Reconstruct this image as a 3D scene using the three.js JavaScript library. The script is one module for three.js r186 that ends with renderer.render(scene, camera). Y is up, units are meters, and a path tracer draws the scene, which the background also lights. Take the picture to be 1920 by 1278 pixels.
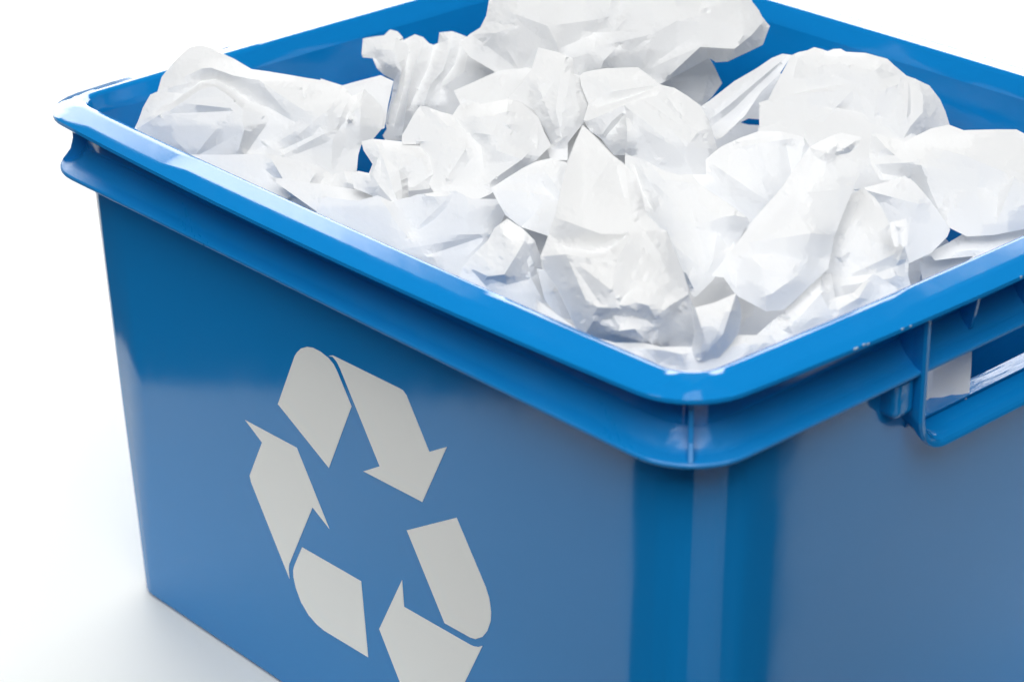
import * as THREE from 'three';
import { RectAreaLightUniformsLib } from 'three/addons/lights/RectAreaLightUniformsLib.js';
import { RoundedBoxGeometry } from 'three/addons/geometries/RoundedBoxGeometry.js';
import { mergeGeometries, mergeVertices, toCreasedNormals } from 'three/addons/utils/BufferGeometryUtils.js';
RectAreaLightUniformsLib.init();

// ---------------------------------------------------------------- camera
const scene = new THREE.Scene();
const camera = new THREE.PerspectiveCamera(15.76, 1024 / 681, 0.05, 30);
const RIGHT = new THREE.Vector3(), UP = new THREE.Vector3(), VIEW = new THREE.Vector3(-0.67391, -0.43388, -0.59799).normalize();
{ // level basis, then the slight roll of the photograph
  const flat = new THREE.Vector3(0.66375, 0, -0.74795), roll = -0.01614;
  UP.crossVectors(flat, VIEW).normalize();
  RIGHT.copy(flat).multiplyScalar(Math.cos(roll)).addScaledVector(UP, Math.sin(roll));
  UP.multiplyScalar(Math.cos(roll)).addScaledVector(flat, -Math.sin(roll));
}
const TOWARD = VIEW.clone().negate();
camera.position.set(0.69237, 0.61228, 0.68509);
camera.quaternion.setFromRotationMatrix(new THREE.Matrix4().makeBasis(RIGHT, UP, TOWARD));
camera.focus = 1.0;
camera.userData.fStop = 14;
scene.add(camera);

// ---------------------------------------------------------------- light: a dark studio, soft boxes
scene.background = new THREE.Color().setRGB(0.03, 0.032, 0.034);
const renderer = new THREE.WebGLRenderer();
renderer.toneMapping = THREE.LinearToneMapping;
renderer.toneMappingExposure = 1.11;
renderer.shadowMap.enabled = true;

function softbox(name, label, at, look, w, h, power, glow) {
  const g = new THREE.Group(); g.name = name; g.position.set(...at); g.lookAt(...look);   // +z towards the target
  g.userData = { label, category: 'studio lamp' }; scene.add(g);
  const shell = new THREE.Mesh(new RoundedBoxGeometry(w + 0.06, h + 0.06, 0.12, 2, 0.02), new THREE.MeshStandardMaterial({ color: 0x0a0a0a, roughness: 0.8 }));
  shell.name = 'housing'; shell.position.z = -0.075; g.add(shell);
  const face = new THREE.Mesh(new THREE.PlaneGeometry(w, h), new THREE.MeshStandardMaterial({ color: 0xffffff, emissive: new THREE.Color(1, 1, 1), emissiveIntensity: glow, roughness: 0.9 }));
  face.name = 'lamp_face'; face.position.z = -0.01; g.add(face);
  const l = new THREE.RectAreaLight(new THREE.Color(1, 0.995, 0.99), power, w, h); l.name = 'soft_light';
  l.position.z = 0.004; l.rotation.y = Math.PI; g.add(l);   // an area light shines along its -z
}
softbox('back_softbox', 'very large bright soft lamp standing behind the bin, out of the picture', [-1.17, 0.7, -1.04], [0, 0.35, 0], 2.4, 1.02, 4.0, 0.4);
softbox('top_softbox', 'wide soft lamp hanging over the bin', [0.15, 1.85, 0.133], [0.0, 0.2, 0.0], 2.2, 1.1, 0.7, 0.4);
softbox('fill_softbox', 'very large dim soft lamp beside the camera', [0.9, 1.86, 1.12], [0, 0.2, 0], 2.4, 1.2, 3.7, 0.4);


// ---------------------------------------------------------------- helpers
const used = {};
const numbered = (n) => { const k = used[n] = (used[n] ?? -1) + 1; return k ? n + '_' + String(k).padStart(3, '0') : n; };
function mesh(name, geometry, material, parent) {
  const m = new THREE.Mesh(geometry, material); m.name = parent === scene ? numbered(name) : name;
  m.castShadow = m.receiveShadow = true; parent.add(m); return m;
}
function thing(name, label, category, at = [0, 0, 0], group) {
  const g = new THREE.Group(); g.name = numbered(name); g.position.set(...at); g.userData = { label, category };
  if (group) g.userData.group = group;
  scene.add(g); return g;
}
let seed = 7;
const rnd = () => { seed |= 0; seed = seed + 0x6D2B79F5 | 0; let t = Math.imul(seed ^ seed >>> 15, 1 | seed); t = t + Math.imul(t ^ t >>> 7, 61 | t) ^ t; return ((t ^ t >>> 14) >>> 0) / 4294967296; };
function gridNoise(n, cells, s) {   // tiling value noise, n x n
  seed = s; const g = Array.from({ length: cells * cells }, rnd), o = new Float32Array(n * n), sm = (t) => t * t * (3 - 2 * t);
  for (let y = 0; y < n; y++) for (let x = 0; x < n; x++) {
    const fx = x / n * cells, fy = y / n * cells, ix = Math.floor(fx), iy = Math.floor(fy), a = sm(fx - ix), b = sm(fy - iy), at = (i, j) => g[(j % cells) * cells + i % cells];
    o[y * n + x] = (at(ix, iy) * (1 - a) + at(ix + 1, iy) * a) * (1 - b) + (at(ix, iy + 1) * (1 - a) + at(ix + 1, iy + 1) * a) * b;
  }
  return o;
}
function grey(n, fn) {
  const d = new Uint8Array(n * n * 4);
  for (let i = 0; i < n * n; i++) { const v = Math.max(0, Math.min(255, Math.round(fn(i % n, Math.floor(i / n), i) * 255))); d[i * 4] = d[i * 4 + 1] = d[i * 4 + 2] = v; d[i * 4 + 3] = 255; }
  const t = new THREE.DataTexture(d, n, n); t.wrapS = t.wrapT = THREE.RepeatWrapping; t.magFilter = THREE.LinearFilter; t.minFilter = THREE.LinearMipmapLinearFilter; t.generateMipmaps = true; t.needsUpdate = true;
  return t;
}

// ---------------------------------------------------------------- materials
const nA = gridNoise(512, 8, 3), nB = gridNoise(512, 40, 5), nC = gridNoise(512, 160, 9);
const plasticRough = grey(512, (x, y, i) => 0.5 + 0.22 * (nA[i] - 0.5) + 0.16 * (nB[i] - 0.5) + 0.1 * (nC[i] - 0.5));
const plasticWave = grey(512, (x, y, i) => 0.5 + 0.5 * (nA[i] - 0.5) + 0.06 * (nB[i] - 0.5));
const blue = new THREE.MeshPhysicalMaterial({ color: new THREE.Color().setRGB(0.004, 0.23, 0.61), roughness: 0.21, roughnessMap: plasticRough, bumpMap: plasticWave, bumpScale: 0.00025, ior: 1.5 });
const blueMatt = blue.clone(); blueMatt.roughness = 0.8;   // the ledge was left less polished by the mould
const paperGrain = grey(512, (x, y, i) => 0.5 + 0.3 * (nC[i] - 0.5) + 0.25 * (nB[i] - 0.5));
const paperWhite = new THREE.MeshPhysicalMaterial({ color: new THREE.Color().setRGB(0.905, 0.91, 0.91), roughness: 0.8, bumpMap: paperGrain, bumpScale: 0.00006, side: THREE.DoubleSide, transmission: 0.18, thickness: 0 });
const sticker = new THREE.MeshStandardMaterial({ color: new THREE.Color().setRGB(0.94, 0.955, 0.935), roughness: 0.5 });
const sweepWhite = new THREE.MeshStandardMaterial({ color: new THREE.Color().setRGB(0.785, 0.80, 0.775), roughness: 0.6 });

// ---------------------------------------------------------------- the white sweep the bin stands on
const axis = new THREE.Vector2(0.748, 0.664);             // towards the camera, on the floor
{
  const strip = (pts, z0, z1) => {                          // side profile: x = distance behind the front edge, y = height
    const s = new THREE.Shape(), line = [...pts];
    for (let i = pts.length - 1; i >= 0; i--) { const p = pts[Math.max(0, i - 1)], q = pts[Math.min(pts.length - 1, i + 1)], l = Math.hypot(q[0] - p[0], q[1] - p[1]); line.push([pts[i][0] + (q[1] - p[1]) / l * 0.004, pts[i][1] - (q[0] - p[0]) / l * 0.004]); }
    line.forEach(([x, y], i) => i ? s.lineTo(x, y) : s.moveTo(x, y));
    const g = new THREE.ExtrudeGeometry(s, { depth: z1 - z0, bevelEnabled: false, curveSegments: 4 }); g.translate(0, 0, z0); return g;
  };
  const curve = [[0.6, 0], [1.95, 0]];
  const g = toCreasedNormals(mergeGeometries([strip([[0, 0], [0.6, 0]], -0.425, 0.62), strip(curve, -1.2, 1.2)]), 0.4);
  const m = mesh('studio_sweep', g, sweepWhite, scene);
  m.userData = { label: 'plain white sweep of paper under and behind the bin', kind: 'structure' };
  // local x runs away from the camera, local z across to the left of the picture... placed so that its front edge lies just before the bin's front corner
  const away = new THREE.Vector3(-axis.x, 0, -axis.y), y = new THREE.Vector3(0, 1, 0), across = new THREE.Vector3().crossVectors(away, y)   // across: to the right as the camera sees it
   ;
  m.quaternion.setFromRotationMatrix(new THREE.Matrix4().makeBasis(away, y, across)); m.rotateY(0.045);
  m.position.set(axis.x * 0.22, 0, axis.y * 0.22);
  const slab = mesh('table_top', new RoundedBoxGeometry(1.6, 0.03, 1.5, 3, 0.004), new THREE.MeshStandardMaterial({ color: 0x141414, roughness: 0.7 }), scene);
  slab.userData = { label: 'dark table under the white sweep', kind: 'structure' }; slab.quaternion.copy(m.quaternion); slab.position.copy(away).multiplyScalar(0.8 - 0.275).setY(-0.0195);
}
// a white card leaning in front of the table, mirrored in the bin's front corner
{
  const g = thing('reflector_card', 'white card standing before the table, out of the picture', 'reflector', [axis.x * 0.85 + 0.12, -0.45, axis.y * 0.85 - 0.12]);
  g.lookAt(0.19, 0.1, 0.16);
  const m = mesh('card', new RoundedBoxGeometry(0.76, 0.75, 0.006, 2, 0.002), new THREE.MeshStandardMaterial({ color: new THREE.Color().setRGB(0.9, 0.9, 0.89), roughness: 0.7 }), g); m.position.y = 0;
}

// ---------------------------------------------------------------- the bin
const LEN = 0.2, DEP = 0.17026, H0 = 0.21789, R0 = 0.027, TAP_X = 0.027, TAP_Z = 0.0135, WALL_X = 0.009, WALL_Z = 0.016;
const HOLE = { z: 0.047, top: -0.0035, low: -0.0268 };
const bin = thing('recycling_bin', 'blue plastic recycling bin with white recycling arrows, filled with crumpled paper', 'bin');
const ARC = 10, zs = [], xs = [];
for (let k = -12; k <= 12; k++) { xs.push(k / 12 * (LEN - R0)); }
for (let k = -12; k <= 12; k++) { zs.push(k / 12 * (DEP - R0)); }
for (const z of [-HOLE.z, HOLE.z]) { let b = 0; zs.forEach((v, i) => { if (Math.abs(v - z) < Math.abs(zs[b] - z)) b = i; }); zs[b] = z; }
// ring(e, bow): points round the bin at the offset e from the ledge's edge
function ring(e, bow = 0) {
  const p = [], R = R0 + e, cx = LEN - R0, cz = DEP - R0, w = (t) => bow * (1 - t * t);
  const arc = (sx, sz, a0) => { for (let k = 1; k < ARC; k++) { const a = a0 + k / ARC * Math.PI / 2; p.push([sx * cx + R * Math.cos(a), sz * cz + R * Math.sin(a), 0, 0]); } };
  for (const z of zs) p.push([LEN + e + w(z / cz), z, 1, z]);                     // +x side, z rising
  arc(1, 1, 0);
  for (const x of [...xs].reverse()) p.push([x, DEP + e + w(x / cx), 0, 0]);       // +z side
  arc(-1, 1, Math.PI / 2);
  for (const z of [...zs].reverse()) p.push([-LEN - e - w(z / cz), z, 0, 0]);
  arc(-1, -1, Math.PI);
  for (const x of xs) p.push([x, -DEP - e - w(x / cx), 0, 0]);
  arc(1, -1, Math.PI * 1.5);
  return p;
}
// bodyRing(h, thin): points round the tapered body at the height h, a wall's thickness further in for the lining
function bodyRing(h, thin, lower = 0) {
  const px = LEN - (thin ? 0.0162 : WALL_X) + TAP_X * h - lower, nx = LEN - (thin ? 0.0162 : 0.004) + (thin ? TAP_X : 0.05) * h - lower, pz = DEP - WALL_Z + TAP_Z * h - thin - lower, R = Math.max(0.004, 0.029 - thin + TAP_Z * h - lower * 0.5), RL = R - 0.009, p = [];
  const cz = pz - R, sz = (z) => Math.abs(z) <= HOLE.z ? z : Math.sign(z) * (HOLE.z + (Math.abs(z) - HOLE.z) / (DEP - R0 - HOLE.z) * (cz - HOLE.z));
  const sx = (x) => -nx + RL + (x / (LEN - R0) + 1) / 2 * (px - R + nx - RL);
  const arc = (sx, sz, a0) => { const r = sx < 0 ? RL : R, x = sx < 0 ? -nx + r : px - r; for (let k = 1; k < ARC; k++) { const a = a0 + k / ARC * Math.PI / 2; p.push([x + r * Math.cos(a), sz * (pz - r) + r * Math.sin(a)]); } };
  for (const z of zs) p.push([px, sz(z)]);
  arc(1, 1, 0);
  for (const x of [...xs].reverse()) p.push([sx(x), pz]);
  arc(-1, 1, Math.PI / 2);
  for (const z of [...zs].reverse()) p.push([-nx, z / (DEP - R0) * (pz - RL)]);
  arc(-1, -1, Math.PI);
  for (const x of xs) p.push([sx(x), -pz]);
  arc(1, -1, Math.PI * 1.5);
  return p;
}
// sweeps rows of [offset, height, bow] round the bin; skip(row, point) leaves faces out
function swept(rows, skip, crease = 0.6) {
  const pos = [], uv = [], idx = [], n = ring(0).length; let run = 0;
  rows.forEach(([e, h, bow, deep], r) => {
    if (r) run += Math.hypot(e - rows[r - 1][0], h - rows[r - 1][1]);
    let s = 0, q = null;
    (deep === undefined ? ring(e, bow) : bodyRing(h, deep, e)).forEach(([x, z]) => { if (q) s += Math.hypot(x - q[0], z - q[1]); q = [x, z]; pos.push(x, H0 + h, z); uv.push(s / 0.25, run / 0.25); });
  });
  const base = ring(0);
  for (let r = 0; r + 1 < rows.length; r++) for (let k = 0; k < n; k++) {
    const k2 = (k + 1) % n;
    if (skip && base[k][2] && base[k2][2] && skip(r, (base[k][3] + base[k2][3]) / 2)) continue;
    const a = r * n + k, b = r * n + k2, c = a + n, d = b + n;
    idx.push(a, c, b, b, c, d);
  }
  const g = new THREE.BufferGeometry();
  g.setAttribute('position', new THREE.Float32BufferAttribute(pos, 3)); g.setAttribute('uv', new THREE.Float32BufferAttribute(uv, 2)); g.setIndex(idx);
  return toCreasedNormals(g, crease);
}
// rows of the body: [further in, height, -, distance in from the outer face]
const outer = [[0.06, -H0 + 0.004, 0, 0], [0.004, -H0 + 0.003, 0, 0], [0.003, -H0 + 0.0006, 0, 0], [0.0012, -H0 + 0.0003, 0, 0], [0, -H0 + 0.0018, 0, 0], [0, -0.12, 0, 0], [0, HOLE.low, 0, 0], [0, HOLE.top, 0, 0], [0, -0.0012, 0, 0]];
mesh('body', swept(outer, (r, z) => r === 6 && Math.abs(z) < HOLE.z), blue, bin);
const THICK = 0.0022;
const lining = [[-0.0152, 0.0195], [-0.0158, 0.008], [0, 0, 0, THICK], [0, HOLE.top, 0, THICK], [0, HOLE.low, 0, THICK], [0, -0.12, 0, THICK], [0.001, -H0 + 0.012, 0, THICK], [0.005, -H0 + 0.007, 0, THICK], [0.02, -H0 + 0.0062, 0, THICK], [0.15, -H0 + 0.006, 0, THICK]];
mesh('lining', swept(lining, (r, z) => r === 3 && Math.abs(z) < HOLE.z), blue, bin);
mesh('ledge', swept([[-0.018, -0.0016], [-0.0018, -0.002], [-0.0004, -0.0018], [0.0003, -0.001], [0.0003, -0.0002], [-0.0003, 0.0004], [-0.002, 0.0007], [-0.0045, 0.0014], [-0.007, 0.0028], [-0.0092, 0.0048], [-0.0108, 0.0068], [-0.0116, 0.0084], [-0.01155, 0.0086], [-0.0119, 0.0089]], null, 0.5), blueMatt, bin);
mesh('web', swept([[-0.0119, 0.0087], [-0.0119, 0.0225, 0.001], [-0.0112, 0.0234, 0.0012]], null), blue, bin);
mesh('lip', swept([[-0.0112, 0.0234, 0.0012], [-0.001, 0.0228, 0.0045], [0.0008, 0.023, 0.005], [0.0014, 0.0236, 0.005], [0.0013, 0.025, 0.005], [0.0006, 0.0254, 0.0048], [-0.0008, 0.02605, 0.0044], [-0.003, 0.02685, 0.0038], [-0.0055, 0.0276, 0.0032], [-0.0078, 0.0281, 0.0027], [-0.0098, 0.02845, 0.0023], [-0.0118, 0.0286, 0.0021], [-0.0132, 0.0283, 0.0018], [-0.014, 0.0274, 0.0016], [-0.0145, 0.0257, 0.0014], [-0.0149, 0.0228, 0.001], [-0.0152, 0.0195]], null, 0.7), blue, bin);
// little nicks and burrs along the outer edge of the lip, where the plastic has gone pale
{
  seed = 61;
  const pale = new THREE.MeshStandardMaterial({ color: new THREE.Color().setRGB(0.5, 0.66, 0.8), roughness: 0.6 });
  const bit = (x, y, z, turn, l) => { const q = new RoundedBoxGeometry(l, 0.0005 + 0.0004 * rnd(), 0.0006, 1, 0.0002); const p = q.attributes.position; for (let i = 0; i < p.count; i++) p.setXYZ(i, p.getX(i) + 0.0001 * (rnd() - 0.5), p.getY(i) + 0.00012 * (rnd() - 0.5), p.getZ(i)); q.computeVertexNormals(); const m = mesh('nick', q, pale, bin); m.position.set(x, H0 + y, z); m.rotation.y = turn; };
  for (const [z, l, y] of [[0.0945, 0.0022, 0.0247], [0.0905, 0.0012, 0.0249], [0.0885, 0.0016, 0.0246], [0.071, 0.0014, 0.0248], [0.0668, 0.001, 0.0246], [0.006, 0.0012, 0.0247]]) bit(LEN + 0.00122 + 0.005 * (1 - (z / (DEP - R0)) ** 2), y, z, Math.PI / 2, l);
}
// diagonal rib in each corner, between lip and ledge
{
  const s = new THREE.Shape(); const q = [[-0.016, 0.0238], [-0.0058, 0.0238], [-0.0062, 0.018], [-0.006, 0.011], [-0.0045, 0.006], [-0.0022, 0.003], [-0.0004, 0.0008], [-0.004, 0.0004], [-0.016, 0.0004]];
  q.forEach(([x, y], i) => i ? s.lineTo(x, y) : s.moveTo(x, y));
  const g = new THREE.ExtrudeGeometry(s, { depth: 0.0014, bevelEnabled: true, bevelSize: 0.0002, bevelThickness: 0.0002, bevelSegments: 1 }); g.translate(0, 0, -0.0007);
  for (const [sx, sz, a] of [[1, 1, -Math.PI / 4], [-1, 1, -Math.PI * 0.75], [-1, -1, Math.PI * 0.75], [1, -1, Math.PI / 4]]) {
    const m = mesh('corner_rib', g, blueMatt, bin); m.rotation.y = a; m.position.set(sx * (LEN - R0 + R0 * Math.SQRT1_2), H0, sz * (DEP - R0 + R0 * Math.SQRT1_2));
  }
}
// short upright ribs above the two handles
for (const side of [1, -1]) for (const z of [0.0163, -0.0163]) {
  const s = new THREE.Shape(); [[-0.013, 0.0235], [-0.0028, 0.0235], [-0.0046, 0.012], [-0.0062, 0.0035], [-0.013, 0.001]].forEach(([x, y], i) => i ? s.lineTo(x, y) : s.moveTo(x, y));
  const g = new THREE.ExtrudeGeometry(s, { depth: 0.0014, bevelEnabled: true, bevelSize: 0.0002, bevelThickness: 0.0002, bevelSegments: 1 }); g.translate(0, 0, -0.0007);
  const m = mesh('rib', g, blue, bin); m.rotation.y = side > 0 ? 0 : Math.PI; m.position.set(side * LEN, H0, z);
}
// a handle: a U-shaped flange round a hole in the end wall
function handle(side) {
  const g = new THREE.Group(); g.name = 'handle'; g.position.set(side * LEN, H0, 0); if (side < 0) g.rotation.y = Math.PI; bin.add(g);
  const Z = 0.0495, top = 0.0234, path = (x, grow) => {          // the U at depth x, from its upper right end down, along and up
    const t = (x + 0.0145) / 0.0145, low = -0.0272 - 0.0045 * t - grow, zz = Z + grow, r = 0.0125 + grow, p = [];
    p.push([top, zz], [0.012, zz], [0, zz], [-0.012, zz]);
    for (let k = 0; k <= 8; k++) { const a = k / 8 * Math.PI / 2; p.push([low + r - r * Math.sin(a), zz - r + r * Math.cos(a)]); }
    for (let k = 1; k < 8; k++) p.push([low, (zz - r) * (1 - k / 4)]);
    for (let k = 8; k >= 0; k--) { const a = k / 8 * Math.PI / 2; p.push([low + r - r * Math.sin(a), -(zz - r + r * Math.cos(a))]); }
    p.push([-0.012, -zz], [0, -zz], [0.012, -zz], [top, -zz]);
    return p;
  };
  const rows = [[-0.0145, 0.0018], [-0.005, 0.002], [-0.0012, 0.0032], [0.0006, 0.0033], [0.0016, 0.0025], [0.0016, 0.001], [0.0008, 0.0001], [-0.0012, -0.0003], [-0.0042, 0], [-0.009, 0.0002], [-0.0145, 0]];
  const pos = [], idx = [], uv = []; let n;
  rows.forEach(([x, gr], r) => { const p = path(x, gr); n = p.length; p.forEach(([y, z], k) => { pos.push(x, y, z); uv.push(k / 20, r / 40); }); });
  for (let r = 0; r + 1 < rows.length; r++) for (let k = 0; k + 1 < n; k++) { const a = r * n + k, b = a + 1, c = a + n, d = c + 1; idx.push(a, c, b, b, c, d); }
  const geo = new THREE.BufferGeometry(); geo.setAttribute('position', new THREE.Float32BufferAttribute(pos, 3)); geo.setAttribute('uv', new THREE.Float32BufferAttribute(uv, 2)); geo.setIndex(idx);
  mesh('flange', toCreasedNormals(geo, 0.7), blue, g);
  for (const s of [1, -1]) { const b = mesh('boss', new RoundedBoxGeometry(0.011, 0.0165, 0.011, 3, 0.003), blue, g); b.position.set(-0.0075, -0.0094, s * 0.0575); }
  // the edges of the hole through the wall
  const w = WALL_X, rim = [];
  const bar = (y, z, sy, sz) => { const q = new THREE.BoxGeometry(0.0078, sy, sz); q.translate(-w - 0.0037, y, z); rim.push(q); };
  bar(HOLE.low - 0.0004, 0, 0.0008, HOLE.z * 2 + 0.002); bar(HOLE.top + 0.0004, 0, 0.0008, HOLE.z * 2 + 0.002);
  for (const s of [1, -1]) bar((HOLE.low + HOLE.top) / 2, s * (HOLE.z + 0.0004), HOLE.top - HOLE.low, 0.0008);
  mesh('opening_edge', mergeGeometries(rim), blue, g);
}
handle(1); 
// the recycling sign: six white pieces on the long side, x and y in mm from the middle of the ledge
const SIGN = [
  [[-39.7,-44.3],[-37.8,-41.9],[-35,-39.2],[-30.8,-37],[-26.8,-36],[-21.9,-36],[-17,-37],[-13.7,-38.7],[-11.5,-41.3],[-3.5,-53.9],[-21.3,-89],[-54,-71.7]],
  [[-16.5,-36],[-13.8,-34.8],[27.5,-34.2],[29.9,-34.3],[32.1,-35.8],[44.4,-55.7],[55.2,-49.3],[38.7,-80.3],[1.9,-81.3],[12.7,-74.7],[-9.5,-39.1],[-11.4,-36.8],[-13.9,-35.5]],
  [[-78.8,-88.7],[-42.8,-88],[-23.9,-118.9],[-34.6,-113.1],[-54.5,-149.5],[-55.2,-152.6],[-55.1,-157.1],[-78.3,-118.7],[-78.9,-115.9],[-78.2,-114.3],[-67.7,-95.2]],
  [[-44.1,-136.6],[-4.1,-135.7],[-2.4,-172.3],[-32.6,-173],[-37.4,-172.2],[-42.9,-170],[-47.7,-165.8],[-50.8,-160.1],[-52.1,-154.8],[-51.9,-151.3],[-50.9,-148.8]],
  [[28,-97.7],[59.3,-78.8],[75.3,-103.2],[77.1,-107.4],[77.9,-112.9],[77.5,-117.5],[75.2,-123.2],[72.2,-127.2],[68,-130.2],[64.7,-131],[49.2,-131.5]],
  [[23.3,-122.9],[23.7,-135.5],[64.1,-134.5],[66.6,-134.2],[69.5,-133.2],[72.1,-131.4],[51,-172.3],[27.1,-173.7],[26.4,-188.5],[6.3,-154.2]]
];
{
  const g = new THREE.Group(); g.name = 'recycling_sign'; bin.add(g);
  const tilt = Math.atan(TAP_Z), cs = Math.cos(tilt);
  g.position.set(0, H0, DEP - WALL_Z); g.rotation.x = tilt;      // leans as the wall does
  for (const pts of SIGN) {
    const s = new THREE.Shape(pts.map(([x, y]) => new THREE.Vector2(x / 1000, y / 1000 / cs)));
    const q = new THREE.ExtrudeGeometry(s, { depth: 0.00012, bevelEnabled: false }); q.translate(0, 0, 0.00012);
    mesh('arrow_piece', q, sticker, g);
  }
}

// ---------------------------------------------------------------- crumpled paper
// Delaunay triangles of points sorted by x (sweep variant of Bowyer and Watson)
function delaunay(P) {
  const n = P.length, ord = [...P.keys()].sort((i, j) => P[i][0] - P[j][0]), big = 1e4;
  const Q = [...P, [-big, -big], [big, -big], [0, big]];
  const circ = (a, b, c) => {
    const [ax, ay] = Q[a], [bx, by] = Q[b], [cx, cy] = Q[c], d = 2 * ((bx - ax) * (cy - ay) - (by - ay) * (cx - ax)) || 1e-12;
    const b2 = (bx - ax) ** 2 + (by - ay) ** 2, c2 = (cx - ax) ** 2 + (cy - ay) ** 2, x = ((cy - ay) * b2 - (by - ay) * c2) / d, y = ((bx - ax) * c2 - (cx - ax) * b2) / d;
    return { t: [a, b, c], x: ax + x, y: ay + y, r: x * x + y * y };
  };
  let open = [circ(n, n + 1, n + 2)]; const done = [];
  for (const i of ord) {
    const [x, y] = Q[i], edges = new Map();
    for (let k = open.length - 1; k >= 0; k--) {
      const o = open[k], dx = x - o.x;
      if (dx > 0 && dx * dx > o.r) { done.push(o); open.splice(k, 1); continue; }
      if (dx * dx + (y - o.y) ** 2 - o.r > 1e-10) continue;
      for (let e = 0; e < 3; e++) { const a = o.t[e], b = o.t[(e + 1) % 3], key = a < b ? a * 1e5 + b : b * 1e5 + a; edges.has(key) ? edges.set(key, null) : edges.set(key, [a, b]); }
      open.splice(k, 1);
    }
    for (const e of edges.values()) if (e) open.push(circ(e[0], e[1], i));
  }
  return [...done, ...open].map((o) => o.t).filter((t) => t.every((v) => v < n));
}
const inside = (x, y, poly) => { let c = false; for (let i = 0, j = poly.length - 1; i < poly.length; j = i++) { const [xi, yi] = poly[i], [xj, yj] = poly[j]; if ((yi > y) !== (yj > y) && x < (xj - xi) * (y - yi) / (yj - yi) + xi) c = !c; } return c; };
const STEP = 1.45;                                                 // mm between the points of a sheet
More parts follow.
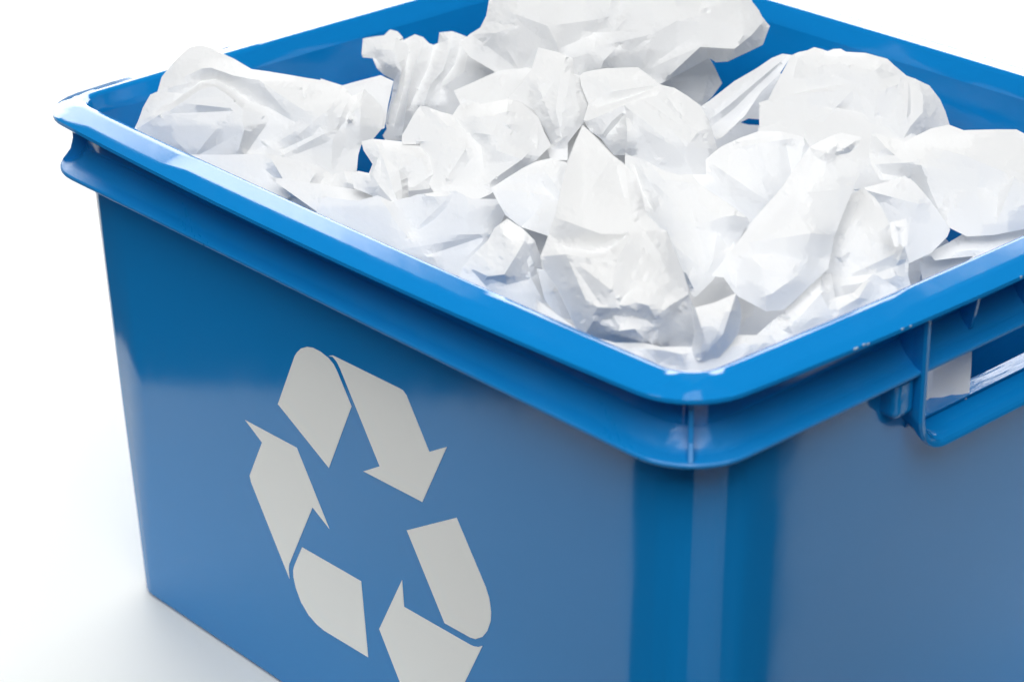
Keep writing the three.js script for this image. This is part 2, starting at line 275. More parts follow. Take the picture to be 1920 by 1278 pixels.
// One stretch of paper: its outline and fold lines hold the height w (mm); between them the sheet spans smoothly, so that it creases only along folds.
function sheet({ outline, ridges, back, fold }, s) {
  seed = s;
  const V = [], key = new Map(), grid = new Map(), fixed = [];
  const cell = (x, y) => Math.floor(x / STEP) * 4096 + Math.floor(y / STEP);
  const near = (x, y, d) => { for (let i = -1; i <= 1; i++) for (let j = -1; j <= 1; j++) for (const k of grid.get(cell(x + i * STEP, y + j * STEP)) ?? []) if ((V[k][0] - x) ** 2 + (V[k][1] - y) ** 2 < d * d) return true; return false; };
  const put = (x, y, w, hold, gap) => {
    if (near(x, y, gap)) return -1;
    const c = cell(x, y); (grid.get(c) ?? grid.set(c, []).get(c)).push(V.length); V.push([x, y, w]); fixed.push(hold); return V.length - 1;
  };
  const line = (a, b, hold, rag) => { const l = Math.hypot(b[0] - a[0], b[1] - a[1]), m = Math.max(1, Math.round(l / STEP)); for (let k = 0; k < m; k++) { const t = k / m; put(a[0] + (b[0] - a[0]) * t, a[1] + (b[1] - a[1]) * t, a[2] + (b[2] - a[2]) * t + (k ? rag * (rnd() - 0.5) : 0), hold, hold > 1 ? 0.5 : 1); } };
  outline.forEach((a, i) => line(a, outline[(i + 1) % outline.length], 2, 0));
  { const f1 = 0.13 + 0.1 * rnd(), f2 = 0.4 + 0.3 * rnd(), p1 = rnd() * 6, p2 = rnd() * 6; V.forEach((v, i) => { v[2] += 0.7 * Math.sin(i * f1 + p1) + 0.35 * Math.sin(i * f2 + p2); }); }
  const rim = V.length, poly = V.map((v) => [v[0], v[1]]);
  for (const r of ridges) { for (let i = 0; i + 1 < r.length; i++) line(r[i], r[i + 1], 1, 0.08); const e = r[r.length - 1]; put(e[0], e[1], e[2], 1, 1); }
  const nodes = [...outline, ...ridges.flat()], folds = [], area = Math.abs(poly.reduce((t, q, i) => { const o = poly[(i + 1) % poly.length]; return t + q[0] * o[1] - o[0] * q[1]; }, 0)) / 2;
  for (let k = 0, got = 0, want = area / 120 * Math.min(1.5, fold * 2.4); k < want * 60 && got < want; k++) {      // long straight creases from one corner of a fold to another
    const A = nodes[Math.floor(rnd() * nodes.length)], B = nodes[Math.floor(rnd() * nodes.length)], l = Math.hypot(B[0] - A[0], B[1] - A[1]);
    if (l < 11 || l > 42 || [0.12, 0.3, 0.5, 0.7, 0.88].some((t) => !inside(A[0] + (B[0] - A[0]) * t, A[1] + (B[1] - A[1]) * t, poly))) continue;
    if ([0.18, 0.26, 0.34, 0.42, 0.5, 0.58, 0.66, 0.74, 0.82].some((t) => near(A[0] + (B[0] - A[0]) * t, A[1] + (B[1] - A[1]) * t, 1.0))) continue;   // creases do not cross
    got++;
    const m = Math.round(l / STEP), h = (rnd() < 0.66 ? 1 : -0.55) * (0.65 + 1.1 * rnd()) * Math.min(1.4, l / 22), at = 0.3 + 0.4 * rnd();
    for (let q = 1; q < m; q++) { const t = q / m, i = put(A[0] + (B[0] - A[0]) * t, A[1] + (B[1] - A[1]) * t, 0, 0, 1.0); if (i >= 0) folds.push([i, h * Math.sin(Math.PI * (t < at ? t / at / 2 : 1 - (1 - t) / (1 - at) / 2))]); }
  }
  const xs_ = poly.map((q) => q[0]), ys_ = poly.map((q) => q[1]), x0 = Math.min(...xs_), x1 = Math.max(...xs_), y0 = Math.min(...ys_), y1 = Math.max(...ys_);
  for (let y = y0, r = 0; y < y1; y += STEP * 0.87, r++) for (let x = x0 + (r % 2) * STEP / 2; x < x1; x += STEP) {
    const px = x + (rnd() - 0.5) * STEP * 0.35, py = y + (rnd() - 0.5) * STEP * 0.35;
    if (inside(px, py, poly)) put(px, py, 0, 0, STEP * 0.62);
  }
  const T = delaunay(V).filter(([a, b, c]) => inside((V[a][0] + V[b][0] + V[c][0]) / 3, (V[a][1] + V[b][1] + V[c][1]) / 3, poly));
  const nb = V.map(() => new Set());
  for (const [a, b, c] of T) { nb[a].add(b).add(c); nb[b].add(a).add(c); nb[c].add(a).add(b); }
  const N = nb.map((q) => [...q]);
  let mean = 0, count = 0; V.forEach((v, i) => { if (fixed[i]) { mean += v[2]; count++; } }); mean /= count;
  V.forEach((v, i) => { if (!fixed[i]) v[2] = mean; });
  const relax = (times) => { for (let it = 0; it < times; it++) for (let i = rim; i < V.length; i++) if (!fixed[i] && N[i].length) { let t = 0; for (const k of N[i]) t += V[k][2]; V[i][2] += 1.7 * (t / N[i].length - V[i][2]); } };
  relax(220);
  for (const [i, h] of folds) { V[i][2] += h; fixed[i] = 1; }
  relax(60);
  for (let it = 0; it < 2; it++) { const w0 = V.map((v) => v[2]); for (let i = rim; i < V.length; i++) if (N[i].length) { let t = 0; for (const k of N[i]) t += w0[k]; V[i][2] += (fixed[i] ? 0.16 : 0.45) * (t / N[i].length - w0[i]); } }
  // finer creases: a few long straight folds of small depth, and the give of the sheet
  const waves = []; for (let k = 0; k < 6; k++) { const a = rnd() * Math.PI; waves.push([Math.cos(a), Math.sin(a), 14 + 24 * rnd(), rnd() * 50, fold * (0.2 + 0.6 * rnd()), rnd() * 6.28, 0.02 + 0.03 * rnd()]); }
  const extra = V.map(([x, y]) => { let t = 0; for (const [cx, cy, l, p, h, q, m] of waves) { const u = (x * cx + y * cy + p + 2.5 * Math.sin((x * cy - y * cx) * 0.06 + q)) / l, f = u - Math.floor(u); t += h * Math.max(0, Math.sin((x * cy - y * cx) * m * 2 + q)) * (1 - Math.min(f / 0.35, (1 - f) / 0.65) * 2); } return t; });
  // distance from the outline, for the hidden back of a ball
  const far = V.map(([x, y], i) => { if (i < rim) return 0; let d = 1e9; for (let k = 0; k < rim; k++) d = Math.min(d, (V[k][0] - x) ** 2 + (V[k][1] - y) ** 2); return Math.sqrt(d); });
  { const b = []; for (let k = 0; k < 4; k++) { const a = rnd() * 6.28; b.push([Math.cos(a) / (5 + 5 * rnd()), Math.sin(a) / (5 + 5 * rnd()), rnd() * 6.28]); } V.forEach((v, i) => { if (i < rim) return; let t = 0; for (const [p, q, r] of b) t += Math.sin(v[0] * p + v[1] * q + r); v[2] += 0.55 * t * Math.min(1, far[i] / 7) * Math.min(1, fold * 2); }); }
  V.forEach((v, i) => { v[2] += 0.5 * extra[i] * Math.min(1, 0.35 + far[i] / 8); });
  const pos = [], uv = [];
  for (const [x, y, w] of V) { pos.push(x / 1000, y / 1000, w / 1000); uv.push(x / 60, y / 60); }
  V.forEach(([x, y, w], i) => { pos.push(x / 1000, y / 1000, (w - Math.min(0.12, far[i]) - back * (1 - Math.exp(-far[i] / 14)) * (0.8 + 0.5 * rnd() * Math.min(1, back / 8))) / 1000); uv.push(x / 60, y / 60); });
  const idx = [], n = V.length;
  for (let [a, b, c] of T) {
    if ((V[b][0] - V[a][0]) * (V[c][1] - V[a][1]) - (V[b][1] - V[a][1]) * (V[c][0] - V[a][0]) < 0) [b, c] = [c, b];
    const A = (k) => (k < rim ? k : k + n);                      // front and back share the outline
    idx.push(a, b, c); if (back > 9) idx.push(A(a), A(c), A(b));
  }
  const g = new THREE.BufferGeometry(); g.setAttribute('position', new THREE.Float32BufferAttribute(pos, 3)); g.setAttribute('uv', new THREE.Float32BufferAttribute(uv, 2)); g.setIndex(idx);
  return toCreasedNormals(g, 0.42);
}
const LEAN = new THREE.Quaternion().setFromRotationMatrix(new THREE.Matrix4().makeBasis(RIGHT, UP, TOWARD));   // the heap's open side, which sheets are measured against
let sheets = 100;
function paper(name, label, category, at, patches) {
  const g = thing(name, label, category, at); g.quaternion.copy(LEAN);
  for (const p of patches) mesh(p.part, sheet(p, sheets++), paperWhite, g);
}
paper('crumpled_paper', 'large crumpled white paper with a long ridge, leftmost in the blue bin', 'crumpled paper', [-0.1418, 0.2439, 0.1100], [
  { part: 'sheet', back: 12, fold: 0.5, outline: [[-11.5,26.8,-9],[-6.2,25.4,-8.3],[-1.6,23.1,-8.2],[3.6,20.8,-8.1],[11.6,16,-6.9],[19.5,15,-7.1],[34,12.3,-5.9],[44.5,10.6,-5.1],[51.2,8.8,-6.9],[53.8,6.4,-2.4],[55.7,3.9,-3.6],[61.1,6.9,-0.7],[64.9,3.4,-1.8],[68.6,-0.7,0],[69.7,-5.4,2.1],[69.2,-10.8,4.4],[65.4,-15.5,6.4],[60.3,-18.2,7.6],[59.1,-22.8,9.6],[58.7,-30.1,12.8],[48.5,-32.1,13.6],[33.9,-30.3,15.4],[20.9,-27,13.8],[7.8,-25.5,11.2],[-11.8,-23.8,9.5],[-25.1,-17.1,6.5],[-38.1,-11.7,3.7],[-36.7,-8,2.5],[-34.9,-1.3,-0.5],[-32,4.5,-2.9],[-28.9,5.8,-2.7],[-27.5,12.3,-5.6],[-24.3,16.3,-6.3],[-20.5,21,-7.4],[-16.1,25.4,-8.4]],
    ridges: [[[-28.9,5.8,-2.7],[-16,12.1,2.1],[-8.8,15.3,2.6],[-4.8,15.5,3.5],[5.1,11.8,5.2],[16.4,9.6,7.2],[23,4.9,9.4],[36.2,-3.9,13.3],[42,-4.4,12.7],[48.2,-0.3,10],[53.8,6.4,-2.4]],[[-31.7,-3.9,3.4],[-22.4,-0.3,2.8],[-16.8,4.5,0.8],[-9.3,10.3,-1.7],[-3.5,11.1,-2.1],[3.2,7.2,-0.3],[10.8,1.3,3.3],[20.1,-1.8,5.7],[32.2,-8.8,10.7]],[[-30.4,-5.9,8],[-21.4,-3.5,9.9],[-15,1,9.8],[-8,5.9,8.7],[-2.3,6.9,8.3],[3.8,2.6,10.3],[10.5,-3.8,13.1],[18.1,-6.2,11.4]],[[-38.1,-11.7,3.7],[-25,-5,11.4],[-16.8,-0.4,10.4]],[[12.1,-20.9,10.2],[15.9,-15.1,9.6],[20.5,-8.7,9.6],[22.9,-3.4,8.3]],[[8.2,-21.3,15.1],[11.1,-12.6,18],[9.3,-5.2,13.7]],[[24.4,-17.4,10.6],[32.5,-12.9,14.5],[33,-8.9,12.7]],[[24.4,-17.4,10.6],[26.7,-23.2,14.1]],[[54.8,3.6,2.6],[46.5,-6.4,13.6],[40,-14.7,12.4],[27,-20.4,11]],[[61.1,6.9,-0.7],[59.1,-2.2,9],[51.3,-11.1,8.1],[48.5,-16.7,13.4],[47.9,-29.7,15.2]],[[58.3,-2,7],[55.5,-7.7,13.3],[48.9,-14.5,10.5]]] },
  { part: 'flap', back: 3, fold: 0.5, outline: [[40.5,13.5,-22.6],[50.4,10.1,-18.7],[67,15.3,-23.9],[72.8,12.3,-20.7],[71.1,0.9,-9],[70.1,-10.7,3.1],[59,-14.9,7.3],[44.9,-0.5,-7.9]],
    ridges: [[[60.1,8.6,-17.6],[72.8,12.3,-20.7]]] },
]);
paper('crumpled_paper', 'low white paper lying along the left rim under the leftmost crumpled sheet', 'crumpled paper', [-0.0910, 0.2259, 0.1132], [
  { part: 'sheet', back: 12, fold: 0.5, outline: [[-42.8,9.8,-8],[-27.8,9.4,-5.2],[-19.6,9.9,-5.5],[-9.9,9.8,-4.4],[-4.1,8.6,-3.4],[6.2,6.3,-1.7],[12.6,4.4,-0.2],[17.7,1,-0.5],[22.3,2.3,1.4],[28.6,1.7,1],[33.5,0.3,-0.3],[40,-3.3,2.4],[38.9,-7.9,5.7],[35.2,-9.9,7.6],[26.5,-11.2,7.9],[19.5,-10,7],[14.4,-9.2,6.3],[10,-9.9,6.8],[0.5,-8.9,5.9],[-3.7,-11.8,8],[-15.3,-7.6,4.8],[-41.8,5.4,-4.8]],
    ridges: [[[-19.6,9.9,-5.5],[-12,3.8,-0.1],[-4.1,-2.8,3.8],[0.5,-8.9,5.2]],[[-9.9,9.8,-4.4],[-6.6,4.8,4],[-1.4,-3.3,11.8],[4.4,-7.2,13.8]],[[17.7,1,-0.5],[18.8,-2.9,6.1],[17.8,-6.9,9]],[[12.6,4.4,-0.2],[10.3,-0.7,10.1],[7.4,-5.9,12.8]],[[22.3,2.3,1.4],[24.8,-3.3,11.2],[32.3,-5.8,11.2]]] },
  { part: 'flap', back: 3, fold: 0.5, outline: [[-4.2,-5.8,2.3],[11.2,-7.9,5],[9.9,-21.1,5.5],[-2.7,-19.9,5.2],[-15.5,-10.3,3.2]],
    ridges: [[[11.2,-7.9,5],[3.5,-14.2,4.2]]] },
  { part: 'flap', back: 2, fold: 0.5, outline: [[11.3,-8.5,14.7],[14.8,-9.1,14.9],[15.8,-21,16.7],[10.3,-22.3,17]],
    ridges: [[[13.4,-9.2,16.9],[13.2,-21.1,18.8]]] },
]);
paper('crumpled_paper', 'smooth greyish paper against the left rim below the rolled curl of paper', 'crumpled paper', [-0.0123, 0.2239, 0.1093], [
  { part: 'sheet', back: 12, fold: 0.35, outline: [[-38.2,14.7,-3.7],[-33.9,13.4,-2.2],[-24.2,12.2,-1.9],[-16.3,14.5,-1.4],[-11,12.2,-3],[-3.1,14,-3.2],[-0.7,14.9,-2.4],[6.6,15.7,-0.6],[15.1,16.1,2.3],[18.7,14.3,2.7],[21.7,12.8,3.1],[31.3,12.9,1.1],[36.8,12.1,-0.6],[33.7,4.3,-1],[30.7,-1.2,0.2],[24.7,-9.7,2.1],[21.2,-23,5.1],[9.2,-20.6,4.5],[-12,-8.5,1.7],[-33.2,0,-0.3],[-41.7,5.5,-1.6]],
    ridges: [[[-16.3,14.5,-1.4],[-12.6,9.5,1.7],[-8.3,2.6,2.3],[-2.2,-4.4,4.9]],[[-8.4,6,0.6],[-3.7,4.9,-1.1],[0.3,4.9,-0.1]],[[-3,-2.1,0.5],[1.8,1.5,0.7],[6.7,4.7,1.9],[12.1,10.1,2.7],[15.1,16.1,2.3]],[[0.3,4.9,-0.1],[-1.8,0,-0.6],[-3,-2.1,0.5]],[[15.1,16.1,2.3],[16.4,6.3,5.5],[29,-1.4,4.4]],[[2,-10.4,5.3],[5.6,-10.5,6.4]],[[-0.7,14.9,-2.4],[6.7,13.7,2.8],[13.4,14.2,3.7]]] },
]);
paper('crumpled_paper', 'rolled curl of white paper with its open end hanging over the greyish sheet', 'crumpled paper', [-0.0448, 0.2359, 0.0886], [
  { part: 'sheet', back: 12, fold: 0.5, outline: [[-18.6,12,-10],[-13.9,13.1,-9.6],[-6.1,12.3,-9.6],[5.9,10.9,-8.5],[15.9,8.9,-7],[24.1,5.6,-4.5],[25.3,6.6,-5.6],[19.9,-1.9,0.9],[13.7,-3.9,2.2],[12.5,-7.1,4.5],[10.1,-8.7,5.6],[6.4,-9.2,5.9],[1.8,-9.6,6.9],[2.2,-19.8,16.2],[-4.8,-20.5,16.6],[-9.3,-15,12.6],[-13.2,-11.6,7.4],[-20.8,-8.4,5],[-22.3,-1.9,0.3],[-19.3,-0.9,-0.3],[-14.9,-1.9,0.4],[-13.5,2,-2.4],[-17.5,8,-6.7]],
    ridges: [[[-13.9,13.1,-9.6],[-9.9,6.9,-0.3],[-1.1,7.3,2.3],[5.1,4.1,3.7],[11.3,-2.2,4.5]],[[-9.9,6.9,-0.3],[-13.2,-3,7.7],[-9.1,-9,14.9],[-4.7,-14.1,18.7]],[[-1.1,7.3,2.3],[-2,-1.3,10.4],[-0.6,-8.9,14],[-0.3,-19.6,19.9]],[[1.8,-9.6,6.9],[1.5,-4.1,5.8],[-2,-1.3,10.4]],[[-13.5,2.1,-2.8],[-9.9,6.9,-0.3]]] },
]);
paper('crumpled_paper', 'pleated ball of white paper with a folded-over tip, before the left back wall', 'crumpled paper', [-0.1255, 0.2319, 0.0092], [
  { part: 'sheet', back: 12, fold: 0.5, outline: [[-29.2,21.9,-8.2],[-25,22.4,-7],[-19.5,23.1,-7.2],[-16.8,26,-8.6],[-13.3,25,-7.7],[-10.9,22.4,-7],[-10.7,21.4,-10.3],[-5.4,23.9,-8],[-1.6,22.4,-6.9],[1.2,19.5,-6.2],[3.1,19.2,-10.2],[5.2,20,-9.8],[5.9,24.6,-8.2],[11.8,25,-7.7],[16.3,23.4,-7.1],[17.9,23.1,-10],[23.1,21.2,-6.6],[30,19.1,-5.5],[36.9,16.2,-4.1],[41,13.9,-3.5],[44.5,10,-3.5],[43.1,0.1,-0.9],[39.6,-9.7,1.7],[24.7,-11.2,3],[16.5,-8.6,4.3],[12.4,-16,3.2],[0.2,-12.1,5.1],[-2.5,-11.4,4.9],[-6,-16.7,3.3],[-9.3,-26.4,5.8],[-18.2,-26.1,5.6],[-19.4,-23.7,5.1],[-17.6,-20.9,4.3],[-18.4,-16.7,3.2],[-15.7,-5.5,0.3],[-14.9,2.5,-4.2],[-19.4,4.8,-4.8],[-22.4,7.5,-3.1],[-24.5,12.3,-4.4],[-29.1,12.8,-5.8],[-29.6,14.2,-4.9]],
    ridges: [[[-13.4,25.1,-8.4],[-14.6,15.5,1.6],[-10.6,6.1,7],[-12.7,-3.3,5.6],[-15.4,-10.2,6.5],[-17.5,-20.3,5.2]],[[-11,22.6,-8.3],[-7.7,16.2,-4.3],[-9.6,5.5,-0.5],[-10.9,-5.6,0.8],[-14.2,-18.1,3.5]],[[-1.6,22.1,-7.5],[-2.6,14.7,2.9],[-5.2,6.8,6.9],[-7.8,-5,9],[-10.5,-24,9.2]],[[3.1,18.9,-9.6],[2,9.6,-0.6],[-2.6,-0.3,3],[-7.3,-11.4,4.9]],[[11.8,25,-7.7],[11,15.3,3.7],[7.8,5.2,8.3],[2.3,-0.9,9],[-1.1,-10.4,8.5]],[[16.2,23,-8.8],[13.7,9.4,1.4],[7.6,1,3.6],[5.7,-10.2,6.6]],[[-25.1,22.6,-8.3],[-22.7,16,-2.4],[-14.6,15.5,1.6]],[[-24.7,12.5,-6.9],[-19.9,11.1,-1.1],[-14.6,7.2,2.9],[-14.9,2.5,-4.2]],[[17.9,23.1,-10],[19.2,15.6,0.8],[18,5.1,9.3],[9.8,-0.9,9]],[[32.1,12,-0.1],[34.9,14.3,0.2],[41,13.9,-3.5]],[[23.3,10.6,3.1],[31.5,10,5.2],[41,13.3,-2.3]],[[32.1,11.7,-1],[30.8,2.2,5.4],[37.6,-5.9,4.6]],[[18.6,8.8,6.4],[30.1,0.6,7.7],[16.5,-6.1,6.5]]] },
]);
paper('crumpled_paper', 'largest white paper ball, at the back and reaching past the upper edge of the picture', 'crumpled paper', [-0.0619, 0.2599, -0.0441], [
  { part: 'sheet', back: 30, fold: 0.5, outline: [[-53.4,26.7,-9.1],[-52.9,14.6,-6],[-54.1,7.4,-4.1],[-56.8,1.9,-2.6],[-61.4,-0.9,-1.9],[-66,-5.3,-0.8],[-61.4,-11.6,0.9],[-49.9,-18.7,2.8],[-38.4,-18.7,2.8],[-23.1,-18.7,2.9],[-10.9,-21.9,3.8],[-1.6,-18.7,3],[15,-19.2,7],[22.8,-24.7,10.4],[34,-18.5,7.9],[45,-12.3,3.4],[48,-14.3,3.9],[53.3,-14.1,4.9],[61.3,-10.1,1],[69.4,-6,0.1],[71.1,-1.4,-1.2],[72.8,2.6,-2.3],[69.4,7,-3.4],[68,9.8,-4.2],[65,13.8,-5.2],[63.6,19.4,-6.7],[54.5,28.2,-9.1],[31.4,32.3,-10.2],[0.4,33.9,-10.8],[-30.6,32.3,-10.5]],
    ridges: [[[-4.7,-1,2.2],[-15.5,-0.2,7.7],[-27,0.9,11.2],[-42.2,6.7,7.6],[-52.2,14.7,-6.4]],[[-4.7,-1,2.2],[-1.1,5.1,8.2],[1.9,14.1,8.7],[7.7,26.3,-1.2]],[[-4.7,-1,2.2],[2.7,-1.4,8],[9.4,-0.7,11.7],[17.8,7.7,11.4],[22.9,21.2,2.1]],[[-4.7,-1,2.2],[-6.5,-10.4,10.4],[-12.5,-19.3,7.9]],[[53.3,-14.1,4.9],[55.5,-9.4,14.2],[63.4,-2.9,10.6],[68.9,3.7,1.2]],[[22.8,-24.7,10.4],[29.6,-18.7,16.6],[40.1,-9,17.9],[55.5,-9.4,14.2]],[[40.1,-9,17.9],[46.5,2.2,13],[64.7,11.9,-2.8]],[[15,-19.2,7],[17,-10.7,12.5],[19.1,-3.3,14.4],[29.6,2.4,16.7],[46.5,2.2,13]],[[19.1,-3.3,14.4],[11.6,-0.8,12.7]],[[-42.2,6.7,7.6],[-38.4,2.1,7.9],[-30,-4,7.6],[-30,-12.4,8]],[[-27,0.9,11.2],[-23.2,-6,11.1],[-21.7,-11,8.6]],[[-38.4,2.1,7.9],[-49.8,-1.9,8.9],[-61.4,-0.9,-2.3]],[[5,-7.1,7.6],[-2,-14.5,12.5],[-3.4,-17.9,9.5]]] },
]);
paper('crumpled_paper', 'paper in shadow underneath the largest ball, before the right back wall', 'crumpled paper', [-0.0447, 0.2299, -0.0843], [
  { part: 'sheet', back: 12, fold: 0.4, outline: [[-25.1,0,-0.2],[5.4,11.7,0.8],[7.8,7.8,0.7],[9.4,4.7,0.2],[11.6,0,-0],[7.1,-6.2,-0.7],[2.1,-11.3,-1.2],[-9.3,-15.6,-1.5],[-25.1,-9.3,-1]],
    ridges: [[[-11.1,-0.1,1],[-1.8,1.2,3.1],[5.3,3.7,2.3],[9.4,3.1,0.3]],[[5.6,11.9,-1.4],[5.3,3.7,2.3],[2.9,-6.6,3.4]]] },
]);
paper('crumpled_paper', 'white paper with an arched fold over a shaded hollow, in the middle of the heap', 'crumpled paper', [0.0114, 0.2479, -0.0033], [
  { part: 'sheet', back: 12, fold: 0.5, outline: [[-32.7,20.2,-13.5],[-31.3,21.7,-13.9],[-21.8,23.5,-14.1],[-8,23.8,-12.3],[1.1,15.9,-6.3],[7.1,14.8,-9.7],[12.7,10.8,-7.1],[17.6,6.9,-4.6],[20.9,0,-0.3],[23,-7.6,4.5],[23.8,-12.8,7.8],[21.6,-28.4,17.6],[13,-29.9,18.4],[6.1,-27,16.5],[-3.7,-22.5,13.6],[-11.3,-17.3,10.3],[-14.1,-14.6,2.2],[-18.8,-14.5,2.1],[-24.5,-7.3,0.9],[-28.8,-4.5,2.1],[-31.6,0.1,-0.8],[-29.3,7.7,-5.6],[-32.1,15.5,-10.5]],
    ridges: [[[-31.5,10.6,-5.1],[-25.1,6.1,-3.1],[-17.8,8.6,-3.7],[-9.9,11.1,-3.4],[1.1,15.9,-6.3]],[[-31.3,20.9,-13.4],[-21.4,15.6,-4.4],[-8.4,17.8,-4.8],[1.1,15.9,-6.3]],[[-29.6,-0.3,3.7],[-21.8,3,6.3],[-14.7,6.2,6.2],[-7.5,8.8,5.6],[-1,10.2,4.8],[3.2,5.9,5.6],[10.2,-2.2,9],[15.7,-5.3,11],[21.3,-3.2,4.1]],[[1.1,15.9,-6.3],[3.7,10.2,-1.7],[7.2,4.3,0.2],[13.4,-1.7,3.1],[18.2,-4.8,6]],[[-14.3,3.9,4.9],[-13.9,-5.5,13.7],[-14.4,-14.6,12.9]],[[-14.3,3.9,4.9],[-16.6,-0.2,1.8],[-21.7,-6,2.4]],[[-11.3,1.2,10.4],[-5.8,-5.5,13.8],[5.4,-12.1,16.2],[13,-22.8,18.3]],[[15.7,-5.3,11],[10.3,-12.2,17.2],[20.6,-12.5,12.8]],[[-24.7,-7,6],[-19.7,-0.5,5.8],[-14.7,3.8,5.9]]] },
]);
paper('crumpled_paper', 'upright bright strip of folded paper between the pleated ball and the arched fold', 'crumpled paper', [-0.0270, 0.2519, 0.0219], [
  { part: 'sheet', back: 12, fold: 0.5, outline: [[-5.7,25.2,-13.8],[3.1,23,-12.5],[9,20.3,-10.9],[9.6,13.1,-7.2],[12.6,11.8,-8.6],[16,3.1,-1.7],[15.9,-4.5,1.4],[12.6,-9.2,5.1],[6.3,-17.4,9.4],[6.2,-24.9,13.4],[-0.9,-24.9,13.4],[-2.5,-18.9,10.1],[-0.3,-17.6,7.3],[-3.7,-10.5,4],[-7.3,-3.1,1.6],[-13.1,1,-2.3],[-18.9,2.6,-4.4],[-13,9.3,-5.3],[-8.6,15.5,-8.7]],
    ridges: [[[9,20.3,-10.9],[9.4,8.7,0],[11.4,-3.5,6.7],[12.6,-9.2,5.1]],[[9,20.3,-10.9],[6,20.6,-8.3],[3.6,13.1,-0.6],[1.3,-3.9,10.6],[4.1,-15.7,14.3]],[[-7.3,-3.1,1.6],[-5.8,7.2,0.7],[3.6,13.1,-0.6]],[[-2.4,-18.9,9.1],[2.6,-17.1,14.1],[12.6,-9.2,5.1]]] },
]);
paper('crumpled_paper', 'star-creased white paper, folds meeting at one point, right of the small blue gap', 'crumpled paper', [-0.0359, 0.2439, 0.0624], [
  { part: 'sheet', back: 12, fold: 0.5, outline: [[-19.7,15.3,-10.3],[-17.2,14.9,-8.6],[-11.4,12.5,-7],[-5.8,11,-6.1],[-3.3,15.3,-10.1],[-2.1,18.5,-10.7],[5.5,15.9,-10],[17.5,18.1,-9.3],[23.1,16.5,-9.2],[30,10.2,-6.1],[32.5,3.3,-2.2],[35.3,-2.2,0.6],[33.7,-3.9,2.3],[29.3,-8.5,5.2],[20,-15,9.1],[10.1,-23.3,14.3],[4.6,-25.9,15.8],[-10.8,-25.9,15.7],[-16.5,-17.5,10.4],[-19.3,-1.9,0.5],[-26.8,-1.9,0.5],[-26.9,2,-2],[-25.1,5.3,-4.1],[-22.2,11.3,-7.8]],
    ridges: [[[0,3,0.9],[-8,5.9,3.7],[-17.2,14.9,-8.6]],[[0,3,0.9],[7.6,1.9,7.4],[16.9,-0,7.7],[28.4,-2.7,3]],[[0,3,0.9],[-5.8,11,-6.1]],[[0,3,0.9],[6.3,-2.9,4.7],[7.3,-11.9,9.5],[4.6,-20.9,15.1]],[[0,3,0.9],[-7.9,-0.6,7.9],[-19.2,-0.9,3.2]],[[0,3,0.9],[-0.4,-5.3,11.9],[-7.7,-16.7,16.1]],[[0,3.7,0.5],[4.4,9.2,1.8],[10,9.9,1.4],[17.5,5.8,5],[30,10.2,-6.1]],[[-5.8,11,-6.1],[0,6.8,0.4],[4.4,9.2,1.8]],[[17.5,18.1,-9.3],[16.9,11.7,1.2],[10,9.9,1.4]],[[28.4,-2.7,3],[23,-9.2,14.6],[10.7,-17.8,15.1]],[[6.3,-2.9,4.7],[13.8,-5.9,12.4],[23,-9.2,14.6]]] },
]);
paper('crumpled_paper', 'small pointed white sheet lying left of the tall front paper ball', 'crumpled paper', [0.0244, 0.2439, 0.0812], [
  { part: 'sheet', back: 6, fold: 0.5, outline: [[-15.8,1.1,1.2],[-9.3,5.5,-1.1],[-3.1,9.4,-2.3],[2.4,12.3,-3.8],[7.8,13.6,-5.4],[14.1,12.1,-6.4],[17.1,7.2,-3.7],[13.9,-4,2.4],[10.7,-9.6,5.4],[5.3,-10.3,5.8],[-0.1,-15.1,8.3],[-3.9,-14.3,7.8],[-10,-9.5,4.5]],
    ridges: [[[-15.8,1.1,1.2],[-1.6,3.8,1.8],[3.1,7.6,1.6],[7.8,13.6,-5.4]],[[3.1,7.6,1.6],[5.4,1.5,0.2],[10.8,-4.1,3.3]],[[4.6,9.3,-0.2],[9.2,2.9,3.3],[12.3,-2.6,4.4]],[[-10,-9.5,4.5],[1.5,-8.9,7.8],[6.1,-3.4,4.8]]] },
  { part: 'flap', back: 4, fold: 0.5, outline: [[-3.9,-14.8,18.2],[1.4,-9.7,15.9],[5.2,-3.9,13.2],[10.6,-4.3,13.6],[12,-14,17.9],[7.4,-18.7,20.7],[-1.7,-15.6,18.7]],
    ridges: [[[5.2,-3.9,13.2],[2.9,-12.6,19.7]]] },
]);
